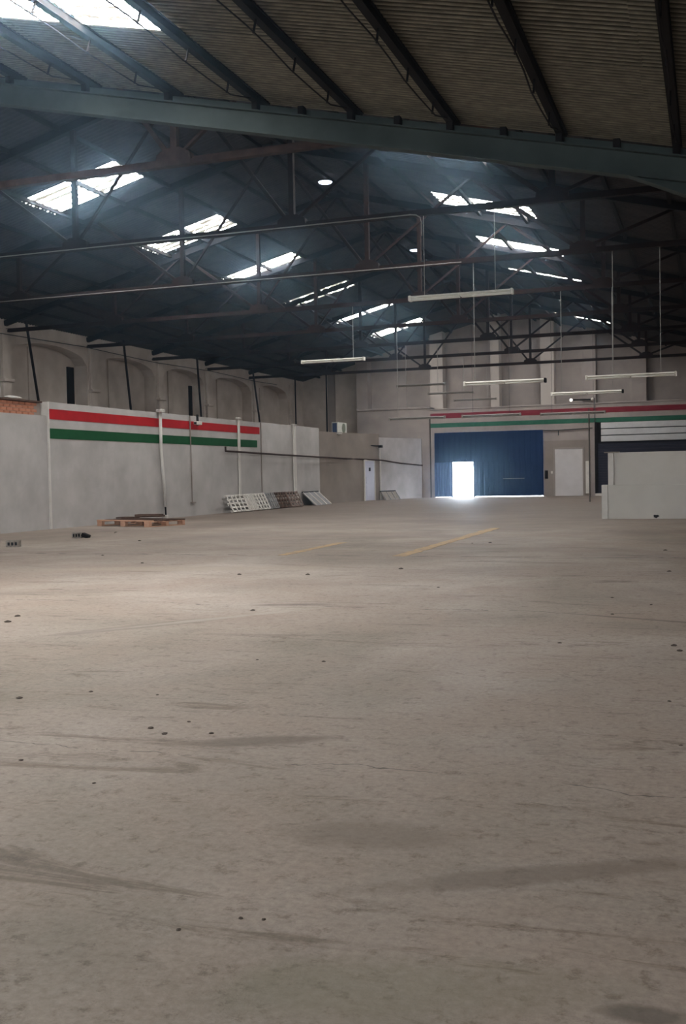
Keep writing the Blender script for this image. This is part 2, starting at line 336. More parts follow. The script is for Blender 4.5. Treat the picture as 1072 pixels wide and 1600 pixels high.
obj('red_stripe', box(-16.38, XR-0.02, YE-0.012, YE, 4.86, 5.17), M_red2, wb)
obj('green_stripe', box(-16.38, XR-0.02, YE-0.012, YE, 4.30, 4.56), M_grn2, wb)
obj('grey_painted_panel', box(-9.48, -6.72, YE-0.015, YE, 0, 3.30), M_grey, wb)
obj('white_jamb', box(-7.02, -6.74, YE-0.06, YE, 0.15, 2.05, 0.01), M_wpaint, wb)
obj('damaged_patch', box(-9.40, -9.22, YE-0.03, YE, 1.05, 1.55, 0.01), M_dark, wb)

# doors of the far wall
d1 = struct_empty('door_1', 'tall blue sheet metal gate with an open white-lit wicket')
def ribbed(x0, x1, z0, z1, y, pitch=0.16, depth=0.03):
    bm = bmesh.new(); n = max(1, round((x1-x0)/pitch)); p = (x1-x0)/n; prof = []
    for k in range(n): prof += [(x0+p*k, 0), (x0+p*(k+0.62), 0), (x0+p*(k+0.72), depth), (x0+p*(k+0.9), depth)]
    prof.append((x1, 0)); a = [bm.verts.new((x, y-d, z0)) for x, d in prof]; b = [bm.verts.new((x, y-d, z1)) for x, d in prof]
    a2 = [bm.verts.new((x, y+0.04, z0)) for x in (x0, x1)]; b2 = [bm.verts.new((x, y+0.04, z1)) for x in (x0, x1)]
    for i in range(len(prof)-1): bm.faces.new((a[i], a[i+1], b[i+1], b[i]))
    bm.faces.new((a2[0], b2[0], b2[1], a2[1])); bm.faces.new((a[0], b[0], b2[0], a2[0])); bm.faces.new((a[-1], a2[1], b2[1], b[-1]))
    bm.faces.new(b+[b2[1], b2[0]]); bm.faces.new(a[::-1]+[a2[0], a2[1]]); return bm
yg = YE-0.10
obj('side_panel', ribbed(-16.14, -15.05, 0.05, 2.15, yg), M_blue2, d1)
obj('upper_panel', ribbed(-16.12, -9.48, 2.15, 3.97, yg, 0.33, 0.012), M_blue, d1)
obj('gate_leaf', ribbed(-13.66, -9.48, 0.06, 2.15, yg, 0.33, 0.012), M_blue, d1)
fr = bmesh.new(); bx(fr, -15.07, -15.00, yg-0.06, yg+0.04, 0.0, 2.18); bx(fr, -13.70, -13.63, yg-0.06, yg+0.04, 0.0, 2.18); bx(fr, -15.07, -13.63, yg-0.06, yg+0.04, 2.15, 2.21)
obj('wicket_frame', fr, M_blue, d1)
obj('latch_bar', box(-11.9, -10.6, yg-0.07, yg-0.03, 1.08, 1.12, 0.005), M_wire, d1)
obj('bottom_rail', box(-13.6, -9.48, yg-0.02, yg+0.03, 0.06, 0.14), M_blue, d1)
d2 = struct_empty('door_2', 'flush white door set in the grey panel right of the blue gate')
obj('door_leaf', box(-8.80, -7.18, YE-0.05, YE, 0.02, 2.80, 0.01), M_doorw, d2)
fr = bmesh.new(); bx(fr, -8.88, -8.80, YE-0.07, YE, 0, 2.88); bx(fr, -7.18, -7.10, YE-0.07, YE, 0, 2.88); bx(fr, -8.80, -7.18, YE-0.07, YE, 2.80, 2.88); obj('door_frame', fr, M_render, d2)
obj('switch_plate', box(-9.05, -8.93, YE-0.04, YE, 1.35, 1.5, 0.005), M_wpaint, d2)
d3 = struct_empty('door_3', 'wide navy roller shutter under white boards')
bm = bmesh.new()
for k in range(21): bx(bm, -6.45, XR-0.1, YE-0.12-0.015*(k % 2), YE-0.02, 0.02+k*0.15, 0.165+k*0.15)
o = obj('shutter_slats', bm, M_navy, d3); o['kind'] = 'stuff'
for k in range(3): obj('white_board', box(-6.10, XR-0.1, YE-0.22, YE-0.14, 3.16+k*0.385, 3.50+k*0.385, 0.01), M_fasc, d3)
obj('board_backing', box(-6.30, XR-0.1, YE-0.14, YE-0.02, 3.10, 4.29), M_dark, d3)
obj('guide_post', box(-6.46, -6.30, YE-0.26, YE-0.02, 0.0, 4.30, 0.01), M_dark, d3)
# pilaster in front of the shutter zone runs through stripes (corner seen at the right)
# ------------------------------------------------------------------ long partition on the left
wp = struct_empty('wall_partition', 'long rendered partition with red and green stripes')
XP = -19.63
obj('wall_panel', box(XP-0.55, XP-0.06, YG, 28.33, 0, 3.56), M_white, wp)
obj('wall_panel', box(XP-0.40, XP, 28.33, 44.75, 0, 4.00), M_white, wp)
obj('wall_panel', box(XP-0.40, XP-0.015, 44.75, 52.5, 0, 4.02), M_white, wp)
P1, P2, P3 = (XP, 52.5), (-18.32, 58.9), (-16.95, 63.35)
bm = bmesh.new(); prism_z(bm, [P1, P2, (P2[0]-0.3, P2[1]+0.1), (P1[0]-0.35, P1[1])], 0, 3.84); obj('wall_panel', bm, M_grey, wp)
bm = bmesh.new(); prism_z(bm, [(P2[0]-0.06, P2[1]), P3, (P3[0]-0.3, P3[1]), (P2[0]-0.4, P2[1]+0.1)], 0, 3.66); obj('wall_panel', bm, M_pale, wp)
bm = box(XP, XP+0.012, 28.33, 44.65, 3.46, 3.78); obj('red_stripe', bm, M_red, wp)
bm = box(XP, XP+0.012, 28.33, 44.35, 2.85, 3.17); obj('green_stripe', bm, M_grn, wp)
obj('wall_edge', box(XP-0.41, XP+0.01, 28.28, 28.34, 0, 4.0, 0.01), M_wpaint, wp)
# course of bare orange bricks on the nearer stretch
base = None
bw, bh = 0.30, 0.10
for r in range(4):
    y = 15.6+(r % 2)*0.15
    while y+bw < 28.2:
        if y > 22.0:
            if base is None:
                base = obj('brick', box(-0.09, 0.09, 0.006, bw-0.012, 0.004, bh-0.010, 0.004), M_brick, wp); base.location = (XP-0.33, y, 3.56+r*bh)
            else: share(base, wp, (XP-0.33+random.uniform(-.006, .006), y, 3.56+r*bh))
        y += bw
obj('brick_bed', box(XP-0.40, XP-0.26, YG, 28.25, 3.56, 3.95), M_mortar, wp)
obj('capping_board', box(XP-0.62, XP-0.18, 20.0, 28.25, 3.965, 4.02, 0.005), M_woodd, wp)

# low two-tier wall at the right
wr = struct_empty('wall_low_right', 'low cream two-tier wall standing free at the right edge')
YW = 33.65
obj('lower_tier', box(-3.06, XR, YW, YW+0.30, 0, 1.05, 0.006), M_cream, wr)
obj('end_strip', box(-3.24, -3.06, YW-0.06, YW+0.32, 0, 1.06, 0.006), M_wpaint, wr)
obj('upper_tier', box(-2.88, XR, YW+0.12, YW+0.28, 1.05, 2.06, 0.006), M_cream, wr)
obj('end_strip', box(-3.05, -2.88, YW+0.05, YW+0.30, 1.05, 2.05, 0.006), M_wpaint, wr)
obj('coping', box(-3.16, -2.70, YW+0.0, YW+0.3, 2.05, 2.085, 0.004), M_block, wr)
bm = bmesh.new(); bmesh.ops.create_icosphere(bm, subdivisions=2, radius=1)
for v in bm.verts: v.co = Vector((v.co.x*0.085, v.co.y*0.02, v.co.z*0.05))*(1+0.25*math.sin(9*v.co.x+5*v.co.z)); 
o = obj('broken_hole', bm, M_dark, wr, loc=(-1.62, YW, 0.08))

# ------------------------------------------------------------------ roofs
def wave_sheet(lx, ly, pitch=0.177, amp=0.026, per=6, xs=1, y0=0.0, skip=None, x0=0.0):
    """corrugated sheet: ridges run along x, repeats along y"""
    bm = bmesh.new(); n = int(round(ly/pitch*per)); rows = []
    xsv = [x0+lx*i/xs for i in range(xs+1)] if isinstance(xs, int) else xs
    for j in range(n+1):
        y = ly*j/n; z = amp*math.cos(2*math.pi*(y0+y)/pitch); rows.append([bm.verts.new((x, y, z)) for x in xsv])
    for j in range(n):
        for i in range(len(xsv)-1):
            if skip and skip((xsv[i]+xsv[i+1])/2, ly*(j+0.5)/n): continue
            bm.faces.new((rows[j][i], rows[j][i+1], rows[j+1][i+1], rows[j+1][i]))
    return bm
LEFT_SK = [(25.55, 27.15), (31.95, 33.50), (38.45, 39.95), (45.0, 46.3), (51.2, 52.6), (57.45, 59.0)]
XSL, XSR = (-18.40, -15.42), (-8.10, -5.13)
cm = struct_empty('ceiling', 'dark gable roof over the long nave')
aL = math.atan(SL)
def slope_obj(name, m, left, xs, y0, y1, skip=None, dz=0.0, parent=None):
    # xs in world X; built with sheared z so that it follows the slope exactly
    bm = wave_sheet(1, y1-y0, xs=sorted(xs), skip=(lambda x, y: skip(x, y+y0)) if skip else None, y0=y0, amp=0.026, per=4)
    for v in bm.verts: v.co.z += zroof(v.co.x)+dz; v.co.y += y0
    return obj(name, bm, m, parent, smooth=True)
def hole(rng):
    def f(x, y):
        if not (rng[0] < x < rng[1]): return False
        return any(a < y < b for a, b in LEFT_SK)
    return f
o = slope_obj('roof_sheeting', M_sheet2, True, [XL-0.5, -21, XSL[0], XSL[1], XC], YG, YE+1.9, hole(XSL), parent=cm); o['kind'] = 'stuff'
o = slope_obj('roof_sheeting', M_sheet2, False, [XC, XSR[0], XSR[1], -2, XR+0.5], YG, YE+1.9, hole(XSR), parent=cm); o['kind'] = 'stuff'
n_w = 0
for side, rng in (('left', XSL), ('right', XSR)):
    for k, (a, b) in enumerate(LEFT_SK):
        n_w += 1
        w = struct_empty('window_%d' % n_w, 'corrugated skylight, number %d from the near end on the %s roof slope' % (k+1, side))
        mid = (rng[0]+rng[1])/2
        for x0, x1 in ((rng[0]-0.02, mid), (mid, rng[1]+0.02)):
            bm = wave_sheet(1, b-a, xs=[x0, x1], y0=a, per=8)
            for v in bm.verts: v.co.z += zroof(v.co.x); v.co.y += a
            obj('skylight_sheet', bm, M_sky2, w, smooth=True)
# purlins of the nave
px = [XC-0.35-1.5*k for k in range(9)]+[XC+0.35+1.5*k for k in range(9)]
for x in px:
    z = zroof(x)-0.10
    bm = bmesh.new(); bx(bm, x-0.045, x+0.045, YG, YE+1.5, z-0.05, z+0.06)
    o = obj('purlin', bm, M_purlin, cm)
# round lit roof domes by the ridge
for k, (x, y) in enumerate(((-11.48, 31.7), (-11.61, 42.9), (-11.52, 54.0))):
    t = thing('roof_vent', ('largest and nearest round lit vent in the ridge', 'middle round lit vent in the ridge', 'farthest round lit vent in the ridge, above the far lamps')[k], 'vent', (x, y, zroof(x)-0.28), 0, 'round vents along the ridge')
    bm = bmesh.new(); bmesh.ops.create_cone(bm, cap_ends=True, segments=20, radius1=0.20, radius2=0.24, depth=0.05); obj('lens', bm, M_vent, t)
    bm = bmesh.new(); tube(bm, [(0.24*math.cos(a*math.pi/10), 0.24*math.sin(a*math.pi/10), 0.02) for a in range(21)], 0.022, 5); obj('rim', bm, M_dark, t)

# lower front shed roof, corrugated sheet by sheet
cn = struct_empty('ceiling', 'lower corrugated shed roof above the camera')
aN = math.atan(NS); SW, SLN = 1.062, 3.0
NSK = (10.3, 12.52)     # skylight of the shed roof
sheet0 = None
rowx = [XR+0.3-SLN*k*math.cos(aN) for k in range(6)]
def near_loc(x): return znear(x)
NXS = (-9.40, -6.62)
def in_sky(x0, x1, y0, y1): return x0 > NXS[0]-0.9 and x1 < NXS[1]+0.9 and y1 > NSK[0] and y0 < NSK[1]-0.01
# regular rows, cut so that the skylight falls between them
xe = [XR+0.4, -0.75, -3.70, -6.62, -9.40, XC]
ye = []
y = YG
ye = [YG, 14.48, 13.50, 12.52, 11.41, 10.30, 9.30, 8.30, 7.30]
cache = {}
def near_sheet(x0, x1, y0, y1, m, name, parent, lift):
    key = (round(abs(x1-x0), 3), round(y1-y0, 3), m.name)
    if key not in cache:
        bm = wave_sheet(abs(x1-x0)/math.cos(aN)+0.05, y1-y0+0.05, pitch=(y1-y0)/10, per=6, amp=0.024)
        o = obj(name, bm, m, parent, smooth=True); cache[key] = o
    else:
        o = bpy.data.objects.new(name, cache[key].data); COL.objects.link(o); o.parent = parent
    o.location = (x0, y0, znear(x0)+lift); o.rotation_euler = (0, aN, 0)
    return o
for j in range(len(ye)-1):
    y1, y0 = ye[j], ye[j+1]
    for i in range(len(xe)-1):
        x1, x0 = xe[i], xe[i+1]
        if i == 3 and j in (3, 4): continue
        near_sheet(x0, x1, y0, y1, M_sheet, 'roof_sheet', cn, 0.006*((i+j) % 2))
w = struct_empty('window_13', 'bright skylight in the shed roof at the top left corner')
for j in (3, 4): near_sheet(xe[4], xe[3], ye[j+1], ye[j], M_sky, 'skylight_sheet', w, 0.0)
# the rest of the shed roof, behind and beside the view
bm = bmesh.new()
def rq(x0, x1, y0, y1): bm.faces.new([bm.verts.new((x, y, znear(x)+0.01)) for x, y in ((x0, y0), (x1, y0), (x1, y1), (x0, y1))])
rq(XL-0.5, XC, YB, YG); rq(XC, XR+0.4, YB, -1.5); rq(XC, -9.40, -1.5, 7.3); rq(-9.40, -6.62, 1.5, 7.3); rq(-6.62, XR+0.4, -1.5, 7.3)
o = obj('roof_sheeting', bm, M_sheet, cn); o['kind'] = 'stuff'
w = struct_empty('window_14', 'added glowing skylight in the shed roof above the camera, out of view')  # added glowing sheet out of view, brightens the shed
bm = bmesh.new()
bm.faces.new([bm.verts.new((x, y, znear(x)+0.01)) for x, y in ((-9.40, -1.5), (-6.62, -1.5), (-6.62, 1.5), (-9.40, 1.5))]); obj('skylight_sheet', bm, M_sky, w)
# lattice purlins of the shed
for x in (-0.42, -1.97, -3.52, -5.02, -6.55, -8.05, -9.55, -11.0):
    z = znear(x)-0.10
    bm = bmesh.new(); bx(bm, x-0.05, x+0.05, -2.0, YG, z-0.05, z+0.06); bx(bm, x-0.065, x+0.065, -2.0, YG, z+0.045, z+0.07)
    p = obj('purlin', bm, M_purlin, cn)
    bm = bmesh.new(); pts = [(x+0.02*math.sin(1.7*k), -2+0.7*k, z-0.24) for k in range(24)]; tube(bm, pts, 0.011, 5); tube(bm, [pts[-1], (x, 14.9, z-0.03)], 0.011, 5)
    obj('lower_rod', bm, M_dark, p)
    for yy in [9.0+1.25*k for k in range(5)]:
        bm = bmesh.new(); bar(bm, (x, yy, z-0.24), (x, yy+0.10, z), 0.022); obj('strut', bm, M_dark, p)
# gable infill above the shed roof, seen from the nave side
bm = bmesh.new()
prism_y(bm, [(XL, znear(XL)+0.05), (XC, znear(XC)+0.05), (XR, znear(XR)+0.05), (XR, zroof(XR)+0.1), (XC, ZR+0.1), (XL, zroof(XL)+0.1)], YG+0.02, YG+0.12)
o = obj('wall_gable', bm, M_arc); o['kind'] = 'structure'

# green painted rafter of the shed
t = thing('steel_beam', 'long grey-green steel beam crossing the whole width under the corrugated shed roof', 'beam')
def ib(x0, x1, zoff0, zoff1, y0, y1):
    bm = bmesh.new(); prism_y(bm, [(x0, znear(x0)+zoff0), (x1, znear(x1)+zoff0), (x1, znear(x1)+zoff1), (x0, znear(x0)+zoff1)], y0, y1); return bm
T0, T1_ = -0.27, -0.62
obj('web', ib(XC, XR, T1_+0.02, T0-0.02, YN+0.06, YN+0.09), M_green, t)
obj('top_flange', ib(XC, XR, T0-0.02, T0, YN-0.03, YN+0.17), M_green, t)
obj('bottom_flange', ib(XC, XR, T1_, T1_+0.02, YN-0.03, YN+0.17), M_green, t)
bm = bmesh.new(); prism_y(bm, [(-1.05, znear(-1.05)+T1_), (XR, znear(XR)+T1_), (XR, znear(XR)+T1_-0.62)], YN+0.055, YN+0.085); obj('haunch_web', bm, M_green, t)
bm = bmesh.new(); prism_y(bm, [(-1.05, znear(-1.05)+T1_), (XR, znear(XR)+T1_-0.64), (XR, znear(XR)+T1_-0.62), (-1.05, znear(-1.05)+T1_+0.02)], YN-0.03, YN+0.17); obj('haunch_flange', bm, M_green, t)
obj('web', ib(XL, XC, T1_, T0, YN+0.06, YN+0.09), M_green, t)
obj('fascia_board', ib(XC, XR, T0+0.0, T0+0.11, YN+0.10, YN+0.14), M_green, t)
for x in (-0.42, -1.97, -3.52, -5.02, -6.55, -8.05, -9.55, -11.0, -1.2, -2.75, -4.3, -5.8):
    bm = box(x-0.05, x+0.05, YN-0.02, YN+0.1, znear(x)+T0, znear(x)+T0+0.13, 0.01); obj('cleat', bm, M_dark, t)

# ------------------------------------------------------------------ trusses
N0, N1, N2, N3 = -20.57, -14.806, -9.044, -3.139
NODES = (N0, N1, N2, N3); MID = (-22.95, -17.70, XC, -6.05, -0.75)
names_t = ['nearest rusty roof truss, right behind the grey-green beam', 'second roof truss, the near twin lamp hangs from it', 'third roof truss from the grey-green beam',
           'fourth roof truss from the grey-green beam', 'fifth roof truss, middle one over the nave', 'sixth roof truss, third from the far wall', 'seventh roof truss, last but one before the far wall', 'last roof truss, nearest to the far wall']
for i, y in enumerate(YT):
    ZB = 7.23-(0.07 if i == 0 else 0)
    t = thing('roof_truss', names_t[i], 'truss', (XC, y, 0), 0, 'steel roof trusses of the nave')
    mm = M_rust if i == 0 else M_steel
    X = lambda x: x-XC
    for side in (-1, 1):
        xe_ = (XL if side < 0 else XR)
        bm = bmesh.new(); bar(bm, (X(xe_), 0, zroof(xe_)-0.16), (0, 0, ZR-0.16), 0.16, 0.20); obj('rafter', bm, M_dark if i else M_steel, t)
    bm = bmesh.new(); bar(bm, (X(XL), 0, ZB), (X(XR), 0, ZB), 0.14, 0.09); bar(bm, (X(XL), 0.0, ZB+0.05), (X(XR), 0.0, ZB+0.05), 0.02, 0.10); obj('bottom_chord', bm, mm, t)
    for x in NODES:
        bm = bmesh.new(); bar(bm, (X(x), 0, ZB), (X(x), 0, zroof(x)-0.18), 0.12, 0.12); obj('post', bm, mm, t)
        bm = bmesh.new(); prism_y(bm, [(X(x)-0.36, ZB-0.04), (X(x)+0.36, ZB-0.04), (X(x)+0.33, ZB+0.17), (X(x)+0.14, ZB+0.27), (X(x)-0.14, ZB+0.27), (X(x)-0.33, ZB+0.17)], -0.085, 0.085); obj('gusset', bm, mm, t)
        for s in (0, 1):
            xm = MID[NODES.index(x)+s]
            bm = bmesh.new(); angle_bar(bm, (X(x), 0, ZB+0.06), (X(xm), 0, zroof(xm)-0.2), 0.085); obj('brace', bm, mm, t)
ZB = 7.23

# props beside the arcade wall
for k, (i, x0, x1) in enumerate(((3, -24.55, -24.10), (4, -23.70, -23.42), (5, -23.08, -22.93), (6, -22.72, -22.36))):
    z0, z1 = ((7.6, 4.58), (7.45, 4.48), (7.25, 4.44), (7.25, 4.35))[k]
    xb = x0+(x1-x0)*(z0/(z0-z1))
    bm = bmesh.new(); tube(bm, [(x0, YT[i]+0.2, z0), (xb, YT[i]+0.2, 0)], 0.05, 8)
    o = obj('steel_prop', bm, M_dark); tag(o, ('slanting black steel prop in front of the nearest arch', 'slanting black steel prop in front of the second arch', 'black steel prop in front of the third arch', 'slanting black prop in front of the farthest arch')[k], 'prop', 'props by the arcade wall')
for k, x in enumerate((-22.56, -20.66)):
    bm = bmesh.new(); tube(bm, [(x, YT[7]+0.2, ZB), (x, YT[7]+0.2, 0)], 0.045, 8)
    o = obj('steel_prop', bm, M_dark); tag(o, ('thin upright black pipe left of the air conditioner, at the corner of the arcade', 'thin upright black pipe just left of the air conditioner')[k], 'prop')
bm = bmesh.new(); tube(bm, [(XL+0.2, 30+k*3.0, 7.12-0.05*math.sin(k*1.57)) for k in range(11)], 0.018, 5)
tag(obj('wall_cable', bm, M_cable), 'thin dark cable sagging along the top of the arcade', 'cable')

# ------------------------------------------------------------------ hanging fluorescent lamps
LAMPS = [(-6.28, -4.02, 22.72, 5.40, ((-5.95, 7.2), (-4.38, 7.2)), True, 'nearest twin-tube lamp hanging centre, above the far gate'),
         (-3.08, -0.86, 28.32, 3.95, ((-2.40, 7.2), (-1.22, 7.2)), True, 'white lamp hanging low at the right, nearest above the cream wall'),
         (-6.33, -4.16, 28.32, 3.94, ((-6.05, 7.2), ), True, 'white lamp with black end cap hanging over the right part of the gate'),
         (-13.25, -11.03, 33.93, 5.42, ((-11.40, 7.2), ), True, 'leftmost hanging lamp, alone over the left half of the nave'),
         (-4.78, -2.60, 33.93, 3.96, ((-4.47, 7.2), (-2.9, 7.2)), True, 'slim lamp below and behind the lowest right lamp'),
         (-13.15, -10.98, 45.15, 5.41, ((-12.75, 7.2), (-11.3, 7.2)), False, 'nearest and highest of the three dull lamps left of the gate axis'),
         (-13.18, -10.93, 50.76, 5.43, ((-12.7, 7.2), (-11.4, 7.2)), False, 'middle one of the three dull lamps left of the gate axis'),
         (-13.20, -10.92, 56.37, 5.45, ((-12.7, 7.2), (-11.4, 7.2)), False, 'farthest of the three dull lamps left of the gate axis'),
         (-11.85, -9.65, 39.54, 3.66, ((-11.5, 7.2), ), False, 'dark low lamp at the left end of the far red stripe'),
         (-8.95, -6.75, 39.54, 3.66, (), False, 'thin low lamp crossing the far stripes over the gate'),
         (-5.98, -3.67, 39.54, 3.63, (), False, 'thin low lamp under the far red stripe, right of the gate')]
for x0, x1, y, z, rods, lit, lab in LAMPS:
    xc, h = (x0+x1)/2, (x1-x0)/2
    t = thing('hanging_lamp', lab, 'lamp', (xc, y, z), 0, 'fluorescent lamps hung from the trusses')
    mm = M_lamp if lit else M_lampd
    bm = bmesh.new(); prism = [(-0.055, 0.0), (0.055, 0.0), (0.085, -0.035), (0.03, -0.06), (-0.03, -0.06), (-0.085, -0.035)]
    a = [bm.verts.new((-h, p, q+0.05)) for p, q in prism]; b = [bm.verts.new((h, p, q+0.05)) for p, q in prism]; n = 6
    bm.faces.new(a); bm.faces.new(b[::-1])
    for k in range(n): bm.faces.new((a[k], b[k], b[(k+1) % n], a[(k+1) % n]))
    hs = obj('housing', bm, mm, t)
    for s in (-1, 1):
        for u0, u1 in ((-h+0.03, -0.02), (0.02, h-0.03)):
            bm = bmesh.new(); tube(bm, [(u0, s*0.055, -0.03), (u1, s*0.055, -0.03)], 0.019, 8); obj('tube', bm, M_tube if lit else M_lampd, hs, smooth=True)
        obj('end_cap', box(s*h-0.03, s*h+0.03, -0.085, 0.085, -0.06, 0.06, 0.01), M_dark if (s > 0 and abs(x0+6.33) < .01 or s > 0 and abs(x0+4.78) < .01) else mm, t)
    for rx, rzt in rods:
        bm = bmesh.new(); tube(bm, [(rx-xc, 0, 0.04), (rx-xc, 0, ZB-z)], 0.011 if y > 24 else 0.009, 5); obj('drop_rod', bm, M_wire, t)
    if not rods:
        for rx in (x0+0.4, x1-0.4):
            bm = bmesh.new(); tube(bm, [(rx-xc, 0, 0.04), (rx-xc, 0, ZB-z)], 0.006, 4); obj('drop_rod', bm, M_cable, t)
# conduits clipped to the chords
for k, (x0, x1, y, xd, zd) in enumerate(((XL, -5.96, YT[1]-0.12, -5.96, 5.5), (-24, -6.1, YT[2]-0.12, None, 0))):
    bm = bmesh.new(); pts = [(x0, y, ZB-0.02), (x1-0.25, y, ZB-0.02)]
    if xd: pts += [(x1-0.12, y, ZB-0.04), (x1-0.03, y, ZB-0.10), (x1, y, ZB-0.22), (x1, y, ZB-0.5)]
    tube(bm, pts, 0.014, 6); tag(obj('conduit', bm, M_lampd), ('pale conduit along the second truss, bent down to the nearest lamp', 'pale conduit along the bottom of the third truss')[k], 'conduit')

# ------------------------------------------------------------------ fittings on the partition
t = thing('downpipe', 'thick white downpipe from the top of the striped wall to the floor', 'pipe', (XP+0.10, 35.25, 0))
bm = bmesh.new(); tube(bm, [(0, 0, 4.08), (0, 0, 2.6), (0.0, 0.12, 1.6), (0, 0.22, 0.45)], 0.058, 10); obj('pipe', bm, M_wpaint, t, smooth=True)
obj('collar', box(-0.1, 0.14, -0.13, 0.13, 4.0, 4.12, 0.01), M_wpaint, t)
bm = bmesh.new(); tube(bm, [(0, 0.22, 0.5), (0, 0.24, 0.12)], 0.035, 8); obj('drain_spout', bm, M_dark, t)
obj('foot', box(-0.08, 0.08, 0.14, 0.32, 0, 0.14, 0.02), M_wpaint, t)
bm = bmesh.new(); tube(bm, [(XP+0.04, 37.75, 4.0), (XP+0.04, 37.8, 0.55)], 0.026, 6); bx(bm, XP, XP+0.1, 37.7, 38.0, 0.5, 0.56)
tag(obj('wall_conduit', bm, M_grey), 'thin grey conduit running down the striped wall beside the camera', 'conduit')
t = thing('post', 'slim white post on the striped wall, right of the security camera', 'post', (XP+0.08, 42.3, 0))
obj('shaft', box(-0.06, 0.0, -0.09, 0.09, 0, 4.05, 0.01), M_wpaint, t); obj('cap', box(-0.06, 0.03, -0.22, 0.16, 4.05, 4.12, 0.01), M_wpaint, t)
bm = box(XP+0.001, XP+0.03, 44.76, 44.83, 0.8, 4.0); tag(obj('joint_strip', bm, M_grey), 'narrow grey joint strip where the stripes end', 'strip')
t = thing('post', 'white post on the plain wall right of the stripes', 'post', (XP+0.03, 48.85, 0))
obj('shaft', box(-0.03, 0.05, -0.16, 0.16, 0, 4.02, 0.01), M_wpaint, t); obj('cap', box(-0.03, 0.08, -0.25, 0.25, 4.02, 4.08, 0.01), M_wpaint, t)
t = thing('security_camera', 'small security camera on a bracket over the red stripe', 'camera', (XP+0.015, 38.4, 3.72))
obj('bracket', box(0.0, 0.06, -0.05, 0.05, -0.1, 0.35, 0.005), M_dark, t)
cb_ = obj('body', box(0.06, 0.24, -0.42, 0.0, -0.08, 0.06, 0.02), M_wpaint, t); obj('lens', box(0.1, 0.2, -0.45, -0.42, -0.05, 0.03, 0.005), M_dark, cb_)
# dark pipe along the wall to the far gate
bm = bmesh.new(); tube(bm, [(XP+0.16, 40.7, 2.82), (XP+0.16, 40.7, 2.63), (XP+0.16, 46, 2.55), (XP+0.16, 52.4, 2.47), (-18.95, 56.0, 2.40), (-18.2, 58.9, 2.33), (-17.6, 60.9, 2.14), (-16.85, 63.1, 2.0)], 0.045, 6)
tag(obj('wall_pipe', bm, M_rust), 'long thin brown pipe sloping along the left wall towards the gate', 'pipe')
bm = bmesh.new(); tube(bm, [(XP-0.02, 55.0, 3.25), (-18.22, 58.82, 3.15), (-18.22, 58.82, 3.1)], 0.035, 6); bx(bm, -18.3, -18.1, 58.7, 58.95, 3.05, 3.2)
tag(obj('wall_pipe', bm, M_dark), 'short dark pipe above the narrow door, ending in a junction box', 'pipe')
bm = bmesh.new(); tube(bm, [(-18.23, 58.82, 3.05), (-18.23, 58.82, 0.05)], 0.035, 6)
tag(obj('corner_pipe', bm, M_wpaint), 'thin white pipe running down the corner beside the narrow door', 'pipe')
bm = bmesh.new(); tube(bm, [(-9.5, YE-0.08, 3.93), (-8.8, YE-0.08, 3.90), (-6.6, YE-0.08, 3.98)], 0.03, 5); bx(bm, -8.6, -8.54, YE-0.1, YE-0.06, 3.6, 3.9)
tag(obj('wall_cable', bm, M_cable), 'dark cable over the white door, between gate and shutter', 'cable')
bm = bmesh.new(); bmesh.ops.create_icosphere(bm, subdivisions=2, radius=1)
for v in bm.verts: v.co = Vector((v.co.x*0.14, v.co.y*0.42, v.co.z*0.06*(1+0.5*math.sin(7*v.co.y))))
o = tag(obj('rag', bm, M_wpaint), 'crumpled whitish rag on top of the bare brick strip at the left edge', 'rag'); o.location = (XP-0.33, 27.0, 4.06)
# narrow door in the slanting wall
dx, dy = P2[0]-P1[0], P2[1]-P1[1]; Ln = math.hypot(dx, dy); ang = math.atan2(dy, dx)
t = struct_empty('door_4', 'narrow pale door at the far left corner'); t.location = (P1[0], P1[1], 0); t.rotation_euler = (0, 0, ang)
s0, s1 = Ln*0.725, Ln*0.895
obj('door_leaf', box(s0, s1, -0.045, 0.0, 0.02, 2.28, 0.005), M_doorb, t)
fr = bmesh.new(); bx(fr, s0-0.06, s0, -0.07, 0, 0, 2.36); bx(fr, s1, s1+0.06, -0.07, 0, 0, 2.36); bx(fr, s0, s1, -0.07, 0, 2.28, 2.36); obj('door_frame', fr, M_wpaint, t)
for z0, z1 in ((0.25, 0.9), (1.0, 1.35)): obj('door_panel', box(s0+0.15, s1-0.15, -0.06, -0.04, z0, z1, 0.005), M_doorb, t)
obj('peep_window', box((s0+s1)/2-0.1, (s0+s1)/2+0.1, -0.06, -0.04, 1.7, 1.9, 0.005), M_dark, t)
obj('narrow_pier', box(s1+0.08, Ln-0.02, -0.03, 0.0, 0.0, 2.3, 0.005), M_grey, t)

